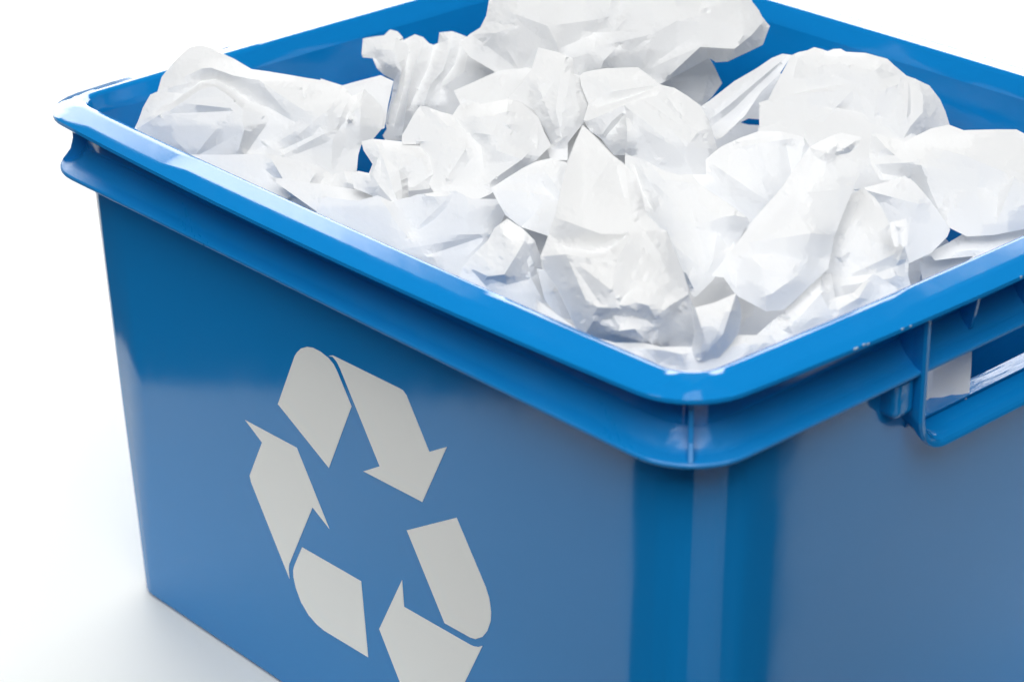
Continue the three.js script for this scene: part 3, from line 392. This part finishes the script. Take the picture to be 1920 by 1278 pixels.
paper('crumpled_paper', 'large white paper ball at the front with a tall pointed sheet rising behind it', 'crumpled paper', [0.1107, 0.2539, 0.1207], [
  { part: 'sheet', back: 25, fold: 0.5, outline: [[-20.3,15.6,-8.1],[-18.8,21.8,-10.8],[-15.8,35.1,-17.7],[-12.2,44.7,-20.9],[-9.5,50.9,-25.7],[-4.1,45.6,-22.8],[1.5,39.2,-20],[5.8,35.9,-19.1],[9.2,32.1,-15.3],[11.7,25.6,-14.6],[13.3,17.5,-11],[18.4,11.6,-7.3],[20.5,10.9,-6.4],[22.8,4.3,-3.1],[26,-4.2,0.7],[27.6,-11.4,3.8],[29.2,-17,5.2],[30.2,-24.7,9.6],[28.4,-33.8,11.3],[23.1,-34.1,13.6],[15.5,-32.9,12.1],[8.5,-31.7,12.5],[1,-29.7,10.6],[-6,-29,9.6],[-10.8,-28.4,8.7],[-12.9,-24,9],[-15,-19.8,7.1],[-19.1,-10.6,3.1],[-23.9,-3.5,-2.2],[-25.4,1.5,-2.2],[-23.2,7.2,-4.7]],
    ridges: [[[-20.3,15.6,-8.1],[-16.2,14.2,-1.4],[-10.7,11.8,3.6],[-3.8,9.2,6.7],[3.2,9,7.9],[8.2,10.8,6.1],[13.2,10.8,3.2],[18.4,11.6,-7.3]],[[-22.1,7.3,-5.1],[-14.8,4.3,-1],[-7.8,3.1,1.5],[-2.3,3,4.6],[2.6,6.9,4.9],[8.2,10.8,6.1]],[[-24.3,1.5,-2.6],[-16.4,1.9,6.9],[-8.2,0.3,12.6],[-0.6,-0.5,16],[1.4,-1.3,17.3]],[[8.2,10.8,6.1],[4.6,5.1,14.5],[0.6,-1.6,18.5],[-0.3,-9.7,24],[1,-17.3,25.4]],[[12.4,9.6,5.7],[15.7,3.9,9.2],[19.2,-0.3,8.1],[26.1,-4.2,0.3]],[[1,-17.6,25.6],[3.9,-13.1,22.6],[8.8,-9.6,21.1],[15.2,-6.8,17.9]],[[1,-17.6,25.6],[7.7,-15.6,28.7],[11.8,-16.6,29.2],[14.3,-20.7,27],[19.5,-16.6,25.2],[29.1,-11.4,7.2]],[[0.5,-21.3,21.3],[6.6,-20.3,22.8],[12.1,-22,22.6],[14.1,-24.1,24.6]],[[0.7,-21.3,17.3],[1.8,-17.6,24.6]],[[14.3,-24.1,21.6],[13.6,-31.7,21.9]],[[19.5,-16.6,25.2],[16.9,-22.7,24],[14.9,-25.5,23.2],[17.2,-31.7,18.9]],[[1.6,-25.5,28.1],[7.1,-24.8,27.8],[10.6,-28.2,25.4],[8.5,-31.7,13.9]],[[-15,-19.8,8.5],[-9.7,-14.4,18.1],[-5.7,-17.2,23.4],[1,-17.6,25.6]],[[-9.7,-14.4,18.1],[-13.7,-4.5,10.8],[-16.4,1.9,6.9]],[[-8.8,32.6,-13.3],[-9.7,21.5,-5.5],[-10.7,11.8,3.6]],[[1.5,39.2,-20],[1.9,26.8,-11.7],[5.1,17.8,-2.8],[8.2,10.8,6.1]],[[-10.9,-28.4,9.9],[-7,-22,19.5],[0.7,-21.3,17.3]]] },
  { part: 'flap', back: 5, fold: 0.5, outline: [[27.3,-16.5,22.4],[28.3,-17.3,26.8],[35,-15.6,28.7],[40.5,-13.2,28.4],[42.5,-12.4,28.4],[44.3,-16.6,24.6],[44.8,-20.7,22.8],[43.5,-26.2,25.5],[40.7,-30.3,25.9],[36.9,-34.4,26.3],[33.8,-36.3,23.1],[29.7,-35.8,26.4],[27.2,-34.1,22.8],[28.1,-25.5,25.4]],
    ridges: [[[42.5,-12.4,28.4],[39.9,-18.8,34.9],[37.2,-26.9,34.7],[32.8,-32.3,30.3],[27.4,-33.7,25.2]],[[28.3,-17.3,26.8],[29.9,-24.2,33.5],[32.8,-32.3,30.3]]] },
]);
paper('crumpled_paper', 'little angular paper ball leaning on the left rim beside the front ball', 'crumpled paper', [0.0651, 0.2399, 0.1302], [
  { part: 'sheet', back: 12, fold: 0.5, outline: [[-18.6,-5.1,-1.3],[-16.8,-0.7,-1.6],[-13.9,3.4,-2.8],[-7.4,9.7,-5.7],[-4.8,14.6,-8.6],[-0,18.1,-9.6],[5.9,14.2,-7.2],[10.3,9.7,-5.5],[12.4,3.7,-2.7],[13.1,-2.2,0],[13.8,-9.6,3.5],[15.6,-20.5,8.6],[10.2,-17.6,7.2],[2.2,-13.9,5.4],[-5.1,-11,4],[-10.9,-7.3,2.3]],
    ridges: [[[-13.9,-0.6,-0.4],[-7.2,-4,7.7],[-1.1,-3.4,12.4],[2.2,1.8,12],[6.5,9.2,6.5],[5.9,14.2,-7.2]],[[-16.8,-0.7,-1.6],[-13.9,-0.6,-0.4]],[[-13.9,-0.6,-0.4],[-5.1,-11,2.7]],[[-7.2,-4.5,5],[0,-7.1,5.3],[7.3,-5.2,3.5]],[[6.5,9.2,6.5],[7.3,2.1,4],[8.7,-4.5,5.1],[12.3,-11.1,7.2]],[[-1.1,-3.4,12.4],[0,-7.1,5.3]],[[6.5,9.2,6.5],[10.2,5,1.7],[13.1,-2.2,-0.1]],[[-0,18.1,-9.6],[1.5,9.3,4.5],[-1.1,-3.4,12.4]],[[-4.8,14.6,-8.6],[-1.5,11.7,0.4],[1.5,9.3,4.5]]] },
  { part: 'flap', back: 4, fold: 0.5, outline: [[10.9,-0.9,4.9],[13.8,-1.6,6.4],[18.8,-9.7,10],[23.8,-19.8,11.2],[18.8,-19.1,10.9],[13.8,-12.6,8.7]],
    ridges: [[[14.5,-11.8,8.7],[17.7,-8.3,11.5],[18.8,-9.7,10]]] },
]);
paper('crumpled_paper', 'white paper ball with a scalloped top edge, before the right back wall', 'crumpled paper', [0.0401, 0.2419, -0.0926], [
  { part: 'sheet', back: 28, fold: 0.5, outline: [[-40.2,-1.2,0.2],[-36.1,0,-0.3],[-33,5.8,-4.3],[-30,11.5,-6.9],[-24.9,20.5,-11.1],[-21.4,22.3,-14.5],[-17.8,22.8,-12.1],[-14.5,24.4,-13.7],[-11.5,23.5,-12.3],[-8.4,22.9,-15.2],[-5.9,23.7,-13.3],[-2.8,23.8,-13.9],[-0.3,22.5,-15],[7.8,21.5,-11.2],[17.1,19,-11.5],[19.8,15.6,-8.4],[25,11.2,-7.3],[28.6,9.8,-5.7],[34.5,6.6,-4.1],[38.6,0.1,-1.1],[40.5,-5.5,1.6],[41.9,-10.9,2],[36.5,-17.5,7.1],[21.5,-23.8,9.9],[9.6,-30.1,12.8],[5.8,-30.1,12.7],[0.7,-27,11.2],[-8.8,-21.4,8.6],[-20.2,-20.6,8.1],[-27.7,-17.5,6.6],[-40.6,-13.6,6]],
    ridges: [[[-40.2,-1.2,0.2],[-27.3,1.2,3],[-18.2,2.8,4.2],[-9.2,3.2,5.9],[-0.2,3.8,6.7],[1.7,2.7,7.2],[4.1,-5.5,9.2],[6.2,-12.5,10.6],[7.3,-14.8,10.7]],[[-36.1,-0.4,-0.1],[-17.7,4.3,-0.2],[-7.9,6,1.9],[0.9,7,4.2],[11,8.1,3.8],[22.7,10.1,-2.7]],[[0.9,7,4.2],[1.7,2.7,7.2]],[[25,11.2,-7.3],[18.4,5.6,5],[14.2,4.2,7.5],[8.6,-4.8,9.8],[7.3,-14.8,10.7]],[[38.8,-0.2,-1.9],[28.8,-6.5,11.7],[23,-12.8,14.6],[20,-18.1,14.3]],[[25.5,9.8,-5.5],[29.8,1.7,6],[28.8,-6.5,11.7]],[[10.3,-7.7,8.4],[17.6,-10.2,10.5],[20,-18.1,14.3]],[[-18.8,-10.1,9.3],[-16.2,-12.6,12.4],[-10.6,-10.9,10.7],[-0.2,-7.6,7.3],[3.8,-5.8,8.4]],[[-40.7,-12.9,6.6],[-31.2,-14.4,11.2],[-18.8,-10.1,9.3]],[[-14.5,24.4,-13.7],[-14.5,14,-1],[-13.3,6,1.8]],[[-2.8,23.8,-13.9],[-1.6,14.5,0.7],[0.9,7,4.2]],[[17.1,19,-11.5],[11.4,13.7,1.2],[0.9,7,4.2]]] },
]);
paper('crumpled_paper', 'narrow folded strip of white paper slanting up to the scalloped ball', 'crumpled paper', [0.0032, 0.2399, -0.0625], [
  { part: 'sheet', back: 4, fold: 0.5, outline: [[-17.9,-3.2,1.2],[-13.9,-0.3,-0.5],[-2.7,8.6,-4],[2.1,11.4,-5.5],[7.6,14.7,-6.8],[14.1,19.2,-9],[18.8,21,-8.7],[23.1,20.5,-9.4],[17.2,11.8,-5.4],[8.6,3.6,-0.6],[1.2,-7.3,3.4],[-9.3,-17.2,8.9],[-11.8,-17.9,7.1],[-13.7,-14.5,6.5],[-16.6,-8.9,3.8]],
    ridges: [[[-15.2,-9.9,6.4],[-6,-2.9,6],[5.2,6.7,2.6],[21,20.1,-7.3]],[[-14.4,-12.9,5.9],[-3.4,-4.1,2.9],[7.1,6.3,-1],[18.7,17.2,-7.9]]] },
  { part: 'flap', back: 3, fold: 0.5, outline: [[0.5,-8.1,-30.7],[11.6,6.9,-30.1],[20.3,14.9,-29.7],[24.3,13.3,-29.8],[16.4,-5,-30.6],[10.8,-5.8,-30.6],[6,-5.4,-30.6]],
    ridges: [] },
  { part: 'flap', back: 4, fold: 0.5, outline: [[-8.5,-15.5,-58.1],[-5,-8.8,-60.2],[3.1,-4,-59.7],[9,-5.5,-61.1],[15.5,-5.9,-60.9],[16,-15.6,-57.9],[-1.2,-19.7,-56.7]],
    ridges: [[[0.5,-6.6,-57.9],[2.1,-15.6,-57.8]],[[5.5,-5.7,-59.1],[5.9,-15.8,-54.8]]] },
]);
paper('crumpled_paper', 'broad smooth sheet of white paper below the narrow slanting strip', 'crumpled paper', [0.0841, 0.2519, 0.0169], [
  { part: 'sheet', back: 6, fold: 0.3, outline: [[-18.9,4.6,-1.5],[-15.2,7.8,-1.4],[-12.4,9.9,-2.1],[-4.7,13.4,-2.1],[2.4,15.9,-2.8],[11.3,15.6,-1.7],[19.8,13.4,-2],[22.2,9.8,-1.9],[25.3,5.7,-1.5],[16.4,-8.5,2.7],[4.9,-19.8,6.1],[-1.4,-23.3,7.1],[-8.3,-21.2,6.4],[-21.1,-8.5,2.6],[-25.2,-4.3,1.3],[-23.7,-1.4,0.4],[-18.9,-1.4,0.4]],
    ridges: [[[-18.9,4.6,-1.5],[-11.7,-1.1,6.1],[-0.9,-8.9,9.5],[6,-13,8.8]],[[-12.4,9.9,-2.1],[-5,11.8,1.3],[11,13.8,1.7],[19.8,13.4,-2]],[[19.8,13.4,-2],[20.1,10.4,0.8]]] },
  { part: 'flap', back: 4, fold: 0.5, outline: [[-34,-4,8.6],[-27.1,-1.6,8.7],[-21.8,-6,11.7],[-15.1,-11.3,14.2],[-8.5,-18.3,16.6],[-2,-20.3,16.6],[-8.7,-25.9,19],[-22.5,-28.7,20.2],[-33.1,-20.3,16.2]],
    ridges: [[[-27.1,-1.6,8.7],[-26.1,-9.2,14.2],[-23.8,-22.5,19.4]],[[-21.8,-6,11.7],[-25.1,-13.6,19.1],[-31.8,-16.2,16.4]]] },
]);
paper('crumpled_paper', 'long bright slanting strip of paper with a curled top, right of the front ball', 'crumpled paper', [0.1404, 0.2639, 0.0473], [
  { part: 'sheet', back: 8, fold: 0.3, outline: [[0.6,21.2,-8],[4.9,23.6,-8],[9.6,25.7,-8.7],[12.4,26.6,-10],[20,25,-9.9],[18.4,21.2,-8.1],[14.7,18.8,-7.2],[10.6,17.9,-5.8],[18.4,15.1,-5.6],[16.8,8,-3.1],[15.9,5.3,-1.9],[11.5,-4.7,1.6],[8.2,-12,4.6],[6.6,-18.5,6.9],[5,-24.4,9.1],[-2.7,-31.6,11.8],[-11.4,-39.4,14.7],[-17.9,-40,14.9],[-28.6,-34.2,12.6],[-32.9,-27.7,10.1],[-37.4,-27,9.8],[-32.7,-21.2,7.6],[-27.9,-15.2,5.4],[-21.2,-6,3.1],[-15.6,0,-0.3],[-10.3,6,-1.4],[-4.6,14.4,-5.5]],
    ridges: [[[0.7,20.7,-5.9],[5.2,18.3,-0.2],[10.3,17.8,-3.8]],[[12.4,26.6,-10],[9.6,21.1,-3.2],[5.2,18.3,-0.2]],[[9.7,17.9,-3.9],[14.1,21.1,-3.1],[20,25,-9.9]],[[-22.6,-14.8,10.4],[-9.3,-12.9,12.7],[-1.6,-11.7,13.2],[7.8,-12,5.6]],[[-10.3,6,-1.4],[-1.8,3.7,4.4],[15.9,5.3,-1.9]],[[-26.4,-19.9,10.4],[-14.3,-18.7,11.9],[-2.9,-22,13.2],[6.3,-18.5,7.1]],[[-28,-15.3,6.6],[-19.3,-24.6,16.1],[-7.1,-27.2,16.2]],[[-2.7,-31.6,12],[-7.1,-27.2,16.2],[-16.3,-33.7,18.6]]] },
]);
paper('crumpled_paper', 'paper cap with small dark pleats filling the gap beside the tall front sheet', 'crumpled paper', [0.0870, 0.2479, 0.0505], [
  { part: 'sheet', back: 12, fold: 0.5, outline: [[-28,21.4,-13.9],[-26.5,20.2,-12.9],[-20.6,18,-8.6],[-14,13.9,-5.1],[-7.3,11.9,-3.8],[-2.6,12.3,-5.8],[0.5,7.8,-2],[8.9,2.2,1.6],[19,-5.6,5.6],[14.3,-13.9,8.7],[3.8,-29.1,18.1],[-3.9,-36.5,22.7],[-8.5,-23,14.2],[-14,-10.8,6.5],[-21.2,-4.6,2.5],[-24,3.2,-2.4],[-28.2,14.2,-9.4]],
    ridges: [[[0.5,7.8,-2],[-6.1,9,1],[-8.4,6.7,1.5],[-7,-1.7,3.9],[-2.1,-8.6,7.3]],[[-26.5,20.2,-12.9],[-20.9,12.3,-4.1],[-16.5,5.3,-0.6],[-15.4,-0.3,4.8],[-20.4,-3.5,2]],[[-24.4,15.7,-9.2],[-21.6,5.6,-4.9],[-18.8,0.1,-1.4]],[[-20.6,18,-8.6],[-13.6,9.8,0.4],[-6.1,9,1]],[[-14,-10.5,7.4],[-1.3,-8.2,7.1],[8.2,-5,10],[12.7,-4.3,9.5],[19,-5.6,5.6]],[[8.2,-5,10],[6,-10.9,8.9],[10.4,-17,10.2],[15,-13.2,8.4]],[[12.7,-4.3,9.5],[11.3,-9.4,9],[10.4,-17,10.2]],[[6,-10.9,8.9],[3.9,-21.6,16.6],[-1.6,-33.6,21.1]],[[-14,-12.4,7.6],[-7.5,-24.7,21.3],[-3.1,-33.6,21.1]]] },
]);
paper('crumpled_paper', 'white paper with a tiny torn tab, right of the long slanting strip', 'crumpled paper', [0.1558, 0.2439, 0.0324], [
  { part: 'sheet', back: 12, fold: 0.5, outline: [[-16.4,-3.7,1],[-12.9,6.1,-3.2],[-8.7,15.2,-7.2],[-5.3,22.1,-10.2],[0.2,25.2,-11.5],[4.3,21.3,-9.3],[6.9,16.7,-6.2],[9.3,10.5,-2.6],[10.4,4.4,0.1],[13.9,2.6,0.9],[15.3,-2.2,0.6],[14.7,-8.2,3.2],[15.5,-12.3,5],[10.9,-15,6.1],[4.2,-16.4,6.7],[-6.3,-19.4,7.9],[-15.3,-22.4,9.1],[-18.8,-20.1,8.2],[-18.5,-13.5,5.2],[-15.2,-7.5,2.7]],
    ridges: [[[4.3,21.3,-9.3],[-3.2,11.8,1.6],[-11.1,1.3,5.2],[-15.2,-7.5,3.2]],[[9.4,11.6,-3.1],[-0.1,5,5.6],[-10.6,-1.7,7.5]],[[-10.4,-1.7,5.5],[-0.5,-1.4,8.4],[13,1.4,2.4]],[[-18,-12.8,7.4],[-9.8,-9.1,6.8],[1.8,-7.6,8.2],[15.4,-3,0.2]],[[13,1.4,2.4],[9.1,-6.9,8],[11,-14.9,5.4]]] },
  { part: 'torn_tab', back: 0.5, fold: 0.5, outline: [[6.7,10.9,11.6],[12.7,12.4,11],[12.9,9.8,12.2],[12.5,2.4,15.7],[10.8,2,15.8],[10.3,6.8,13.6],[9.4,7.7,13.1],[9.2,2,15.8],[7.6,2,15.8],[6.8,6.1,13.9]],
    ridges: [[[9.5,12,12.7],[9.6,7.9,14.6]]] },
]);
paper('crumpled_paper', 'wide white sheet spreading toward the right edge of the picture', 'crumpled paper', [0.1272, 0.2439, -0.0509], [
  { part: 'sheet', back: 12, fold: 0.5, outline: [[-31,8.2,-6],[-29.1,18,-11.6],[-22.5,15.7,-10.6],[-16.3,14,-9],[-4.9,19.5,-12.8],[2.7,21.3,-15],[8,18.7,-12.8],[16.5,18.9,-12.2],[29.5,19.1,-12.8],[32,17.4,-11],[39.9,11.9,-7.6],[38.7,-7.4,4.5],[32.6,-21.2,13.1],[25.4,-22.7,14.1],[14.6,-24.8,15.7],[4.2,-25.4,15.5],[-2.6,-21.9,14.7],[-5.9,-16.1,9.6],[-10.1,-9.5,5.4],[-15.6,-1.4,0.3],[-21.4,-2.2,0.7],[-27.7,-2.3,0.7],[-30.9,4,-1.9]],
    ridges: [[[-30.9,4,-1.9],[-25.1,4.3,1.8],[-18.5,4.3,4.7],[-12.7,5,4.3],[-2.4,0.3,5.4],[7,-5.5,8.2]],[[-30.9,4,-1.9],[-28.2,0.8,-0.8],[-21.4,-0.6,1.1],[-15.9,-0.3,1.9]],[[-18.5,4.3,4.7],[-15.9,-0.3,1.9],[-9.9,-9,8.4],[-5,-16.9,12.5]],[[-17.3,13.9,-7],[-7,11.4,-0.7],[6.3,6.8,4.2],[19.6,0.9,8.1],[30.6,-4.1,9.5]],[[-29.1,18,-11.6],[-24.7,10.7,-0.4],[-18.5,4.3,4.7]],[[-17.3,13.9,-7],[-21.1,8.6,-0.9],[-30.9,6,-4.1]],[[0.4,10.8,-2.1],[15.5,15.4,-6.7],[31.9,15,-10.2]],[[15.6,0.9,7.1],[13.1,-5.4,7.3],[12.1,-14.9,14.2],[15.3,-20.6,15.9]],[[-5,-16.9,12.5],[4.4,-17.4,14.8],[15.3,-20.6,15.9],[25.3,-22.8,14.6]],[[30.6,-4.1,9.5],[21.7,-15,15.3],[15.3,-20.6,15.9]],[[7,-5.5,8.2],[1.8,-12.1,13.3],[4.4,-17.4,14.8]]] },
  { part: 'flap', back: 4, fold: 0.5, outline: [[-39.6,-6.6,10],[-37,-6.3,11],[-27.8,-3.9,10.9],[-19.3,-1.2,9.7],[-15.9,-3.5,10.8],[-9.6,-11.8,14.7],[-2.8,-22.8,18],[-4.1,-25.6,19.1],[-10.8,-32,22],[-20.1,-36.2,23.9],[-26.1,-33.4,22.5],[-26.4,-22,17.2],[-30.2,-12,12.6]],
    ridges: [[[-37,-6.3,11],[-27.4,-9.5,17.4],[-15.3,-12.8,19.9],[-9.6,-11.8,14.7]],[[-15.3,-12.8,19.9],[-18,-18,19.5],[-2.8,-22.8,18]],[[-30.4,-12.1,13.7],[-24,-16.5,17.8],[-18,-18,19.5],[-20,-27.8,23.1]]] },
]);
paper('crumpled_paper', 'flat folded paper beside the rim above the handle', 'crumpled paper', [0.1463, 0.2219, -0.0442], [
  { part: 'sheet', back: 2, fold: 0.5, outline: [[-22.4,-5.6,5.4],[-16.5,-2.9,3.7],[-10.4,-0,0.8],[-3.3,4.1,-3.4],[4.6,4.3,-3.4],[21.4,6.2,-6.1],[46.4,12.5,-12.2],[51.9,2.4,-1.6],[34.9,-2.5,3.3],[18.4,-7.4,8.1],[2,-9.8,10.4],[-7.4,-9.8,10.2],[-1.4,-5.2,7.3],[-9.4,-6,8],[-16.6,-6.9,8.9],[-17.6,-5,5.8]],
    ridges: [[[-17.6,-5,5.8],[-1.6,-2.7,8.5],[4.4,4.1,-2.3]],[[-1.6,-2.7,8.5],[4.7,-3.5,8.4],[19.8,1.5,1.6]],[[4.4,4.1,-2.3],[4.7,-3.5,8.4]]] },
  { part: 'flap', back: 3, fold: 0.5, outline: [[-21.6,-5.5,-1],[-14.9,-5.9,-0.9],[1,-4.3,-1.1],[7.3,-8.7,-0.8],[-3.9,-15,-0.3],[-17.5,-19.8,0.2],[-20.1,-14.2,-0.4]],
    ridges: [[[-14.9,-5.9,-0.9],[-10.6,-11.9,1.6]],[[-2.8,-7.2,2.1],[-9.7,-9.5,1.4],[-12.1,-15.9,1]]] },
  { part: 'flap', back: 3, fold: 0.5, outline: [[-25.5,8.3,-24.5],[-12.5,8.3,-24.5],[-5.2,1.8,-24.5],[-12.5,-11.2,-24.5],[-19,-21,-24.5],[-25.5,-17.7,-24.5]],
    ridges: [] },
]);
paper('crumpled_paper', 'sharply folded paper corner leaning on the right rim near the front corner', 'crumpled paper', [0.1626, 0.2319, 0.0616], [
  { part: 'sheet', back: 12, fold: 0.5, outline: [[-22.1,-5.1,2.4],[-11.4,3.7,-2.1],[-1.3,14,-6.7],[2.5,14,-7.8],[3.3,5.1,-2.8],[9.8,7,-2.7],[13.8,10.7,-4.7],[17.5,13.8,-5.4],[19.3,13.1,-5],[27.2,8.2,-4.2],[24.2,2.2,-1.2],[2.5,-6.6,3.4],[-12.4,-12.4,6.4],[-22.7,-16.7,8.7],[-31.4,-16.7,8.6],[-29.7,-11.6,5.9]],
    ridges: [[[-1.3,14,-6.7],[-2.7,6.5,4.3],[0,0.7,5.6],[2.2,-3,5.6]],[[-11.4,3.7,-2.1],[-14.7,-5.1,7.6],[-12.3,-9.5,6]],[[-2.7,6.5,4.3],[-9.5,-0.8,6.3],[-14.7,-5.1,7.6]],[[17.5,13.8,-5.4],[11.1,5,4.2],[0.9,-0.8,4.4]],[[19.3,13.1,-5],[19.7,5.9,-3],[24.6,3.7,-3.6]],[[-20.5,-5.1,1.4],[-18,-2.9,-2.1],[-13.8,-3.6,-0.5]],[[-9.5,-5.1,6.7],[-6,-2.3,7.1],[-2.2,-1.9,5.9]]] },
]);
paper('crumpled_paper', 'scraps of white paper down in the front corner of the bin under the front ball', 'crumpled paper', [0.1536, 0.2319, 0.1267], [
  { part: 'sheet', back: 12, fold: 0.5, outline: [[-51.4,20.7,-5.8],[-43.9,15.2,-4.4],[-34.3,8.2,-2.5],[-24,5.5,-1.7],[-13.7,5.5,-1.5],[-8.3,4.1,0.9],[7,4.1,-1.3],[17.4,8.2,-2.3],[24.8,8.2,-1.1],[31.1,8.2,-2.2],[34.4,2.7,-0.8],[20.4,-6.8,1.7],[6.6,-12.3,3.1],[-3.6,-11.6,2.8],[-20.7,-6.8,1.5],[-41.2,3.4,-1.3],[-50.8,13.8,-4]],
    ridges: [[[-16.5,2.8,1.2],[-13.9,3.4,3],[-7.1,2.8,4.2],[-1,1.5,4.6]],[[-13.9,3.4,3],[-9,-2.1,0.5],[-5,0.7,2.8],[-1,1.5,4.6]],[[-1,1.5,4.6],[1.2,-4.1,2.1],[-0.1,-8.2,2.2]],[[-9,-2.1,0.5],[-3.6,-4.1,3.1],[1.2,-4.1,2.1]],[[19.1,5.5,1.6],[23,4.8,3.8],[28.8,5.5,0.7]],[[23,4.8,3.8],[16.3,0,2.1],[6.7,-2,1.6]]] },
]);
paper('crumpled_paper', 'shaded paper seen deep between the tall front sheet and the arched fold', 'crumpled paper', [-0.0099, 0.2259, 0.0117], [
  { part: 'sheet', back: 10, fold: 0.5, outline: [[-40.8,17.2,-16.2],[-8.4,27.2,-25],[23.7,22.1,-19.8],[48.3,12.1,-10.2],[43.9,-16.8,16.6],[25.4,-30.6,29.2],[-9.9,-35.2,32.8],[-36.2,-21.4,19.6]],
    ridges: [[[-27.1,11.9,-7.8],[-2.5,1.8,6.7],[29.3,2.2,1.2]],[[-2.5,1.8,6.7],[-0.9,-26.1,26.1]]] },
]);
paper('crumpled_paper', 'shaded paper in the hollow under the scalloped ball, above the torn tab', 'crumpled paper', [0.0675, 0.2199, -0.0637], [
  { part: 'sheet', back: 10, fold: 0.5, outline: [[-39,23.8,-15],[-6.3,33.5,-20.7],[25,26.2,-15.8],[40.6,2.3,-0.7],[42.7,-18.6,12.5],[19.6,-27.7,18],[-10.6,-18.6,11.9],[-35.9,2.3,-1.5]],
    ridges: [[[-21.4,18.8,-9.2],[4,6.5,3.5],[34.6,-9.5,8.2]],[[4,6.5,3.5],[-2,-18.7,14.6]]] },
]);
paper('crumpled_paper', 'creased paper lying low along the left rim, under the little angular ball', 'crumpled paper', [-0.0220, 0.2119, 0.1081], [
  { part: 'sheet', back: 10, fold: 0.5, outline: [[-59,32.1,-26.7],[-14.1,25.1,-20.3],[30.2,11.2,-8.4],[69.1,-11.1,10.4],[83.2,-36.8,31.6],[51.8,-30.5,26],[13.3,-11.1,9.6],[-26.5,9,-7.3]],
    ridges: [[[-35.8,22.5,-15.1],[4.4,6.4,1.5],[47.6,-15.5,16.3]],[[4.4,6.4,1.5],[12.7,13.5,-9.9]]] },
]);
paper('crumpled_paper', 'white sheet showing through the handle opening', 'crumpled paper', [0.1831, 0.1959, 0.0151], [
  { part: 'sheet', back: 3, fold: 0.2, outline: [[-17.1,22,0.4],[9.3,30,0.4],[9.3,10,0.4],[8.5,-5,0.4],[2.9,-18,0.4],[-17.1,-24,0.4]],
    ridges: [[[-6.2,22,1],[-5.9,2.1,4.9],[-7.2,-18,1]],[[-5.7,-9.9,3.9],[9.2,2,1]]] },
]);
paper('crumpled_paper', 'shaded paper deep between the pleated ball and the upright bright strip', 'crumpled paper', [-0.0531, 0.2319, 0.0058], [
  { part: 'sheet', back: 10, fold: 0.5, outline: [[-37.5,15.2,-12.6],[-11.6,28.1,-22.8],[26.2,22.9,-18],[43.8,-7.6,7.1],[27.1,-27.1,22.9],[-7.1,-24.6,20.4],[-25.5,-10,8.2]],
    ridges: [[[-25.7,9.9,-6.7],[2.2,-0.6,7],[32.2,-7.7,8.6]],[[2.2,-0.6,7],[-2.5,-19.9,18.1]]] },
]);
// balls lower in the bin, seen only through the gaps
function ball(at, r, s, label) {
  seed = s; const g = new THREE.IcosahedronGeometry(1, 24), p = g.attributes.position, dirs = [];
  for (let k = 0; k < 16; k++) dirs.push([new THREE.Vector3(rnd() - 0.5, rnd() - 0.5, rnd() - 0.5).normalize(), 0.72 + 0.3 * rnd(), rnd() * 0.12]);
  const v = new THREE.Vector3();
  for (let i = 0; i < p.count; i++) {
    v.fromBufferAttribute(p, i).normalize(); let q = 1.12;
    for (const [d, h, c] of dirs) { const t = v.dot(d); if (t > 0.25) q = Math.min(q, h / t); q -= c * Math.max(0, 0.14 - Math.abs(t - 0.3)); }
    v.multiplyScalar(q * r); p.setXYZ(i, v.x, v.y, v.z);
  }
  g.deleteAttribute('normal');
  const m = mesh('crumpled_paper', toCreasedNormals(mergeVertices(g, 1e-5), 0.5), paperWhite, scene); m.position.set(at[0], H0 + at[1], at[2]); m.userData = { label, category: 'crumpled paper', group: 'paper balls lower in the bin' };
}
const deep = [[-0.11, -0.062, 0.08, 0.046], [-0.03, -0.07, 0.085, 0.046], [0.055, -0.062, 0.085, 0.046], [0.115, -0.075, 0.085, 0.044], [-0.11, -0.062, -0.01, 0.05], [-0.02, -0.055, 0, 0.053], [0.075, -0.062, 0, 0.052], [-0.06, -0.066, -0.085, 0.046], [0.04, -0.07, -0.085, 0.046]];
deep.forEach(([x, y, z, r], i) => ball([x, y, z], r, 40 + i, 'crumpled paper ball deep in the bin, hidden under the other papers'));

renderer.render(scene, camera);
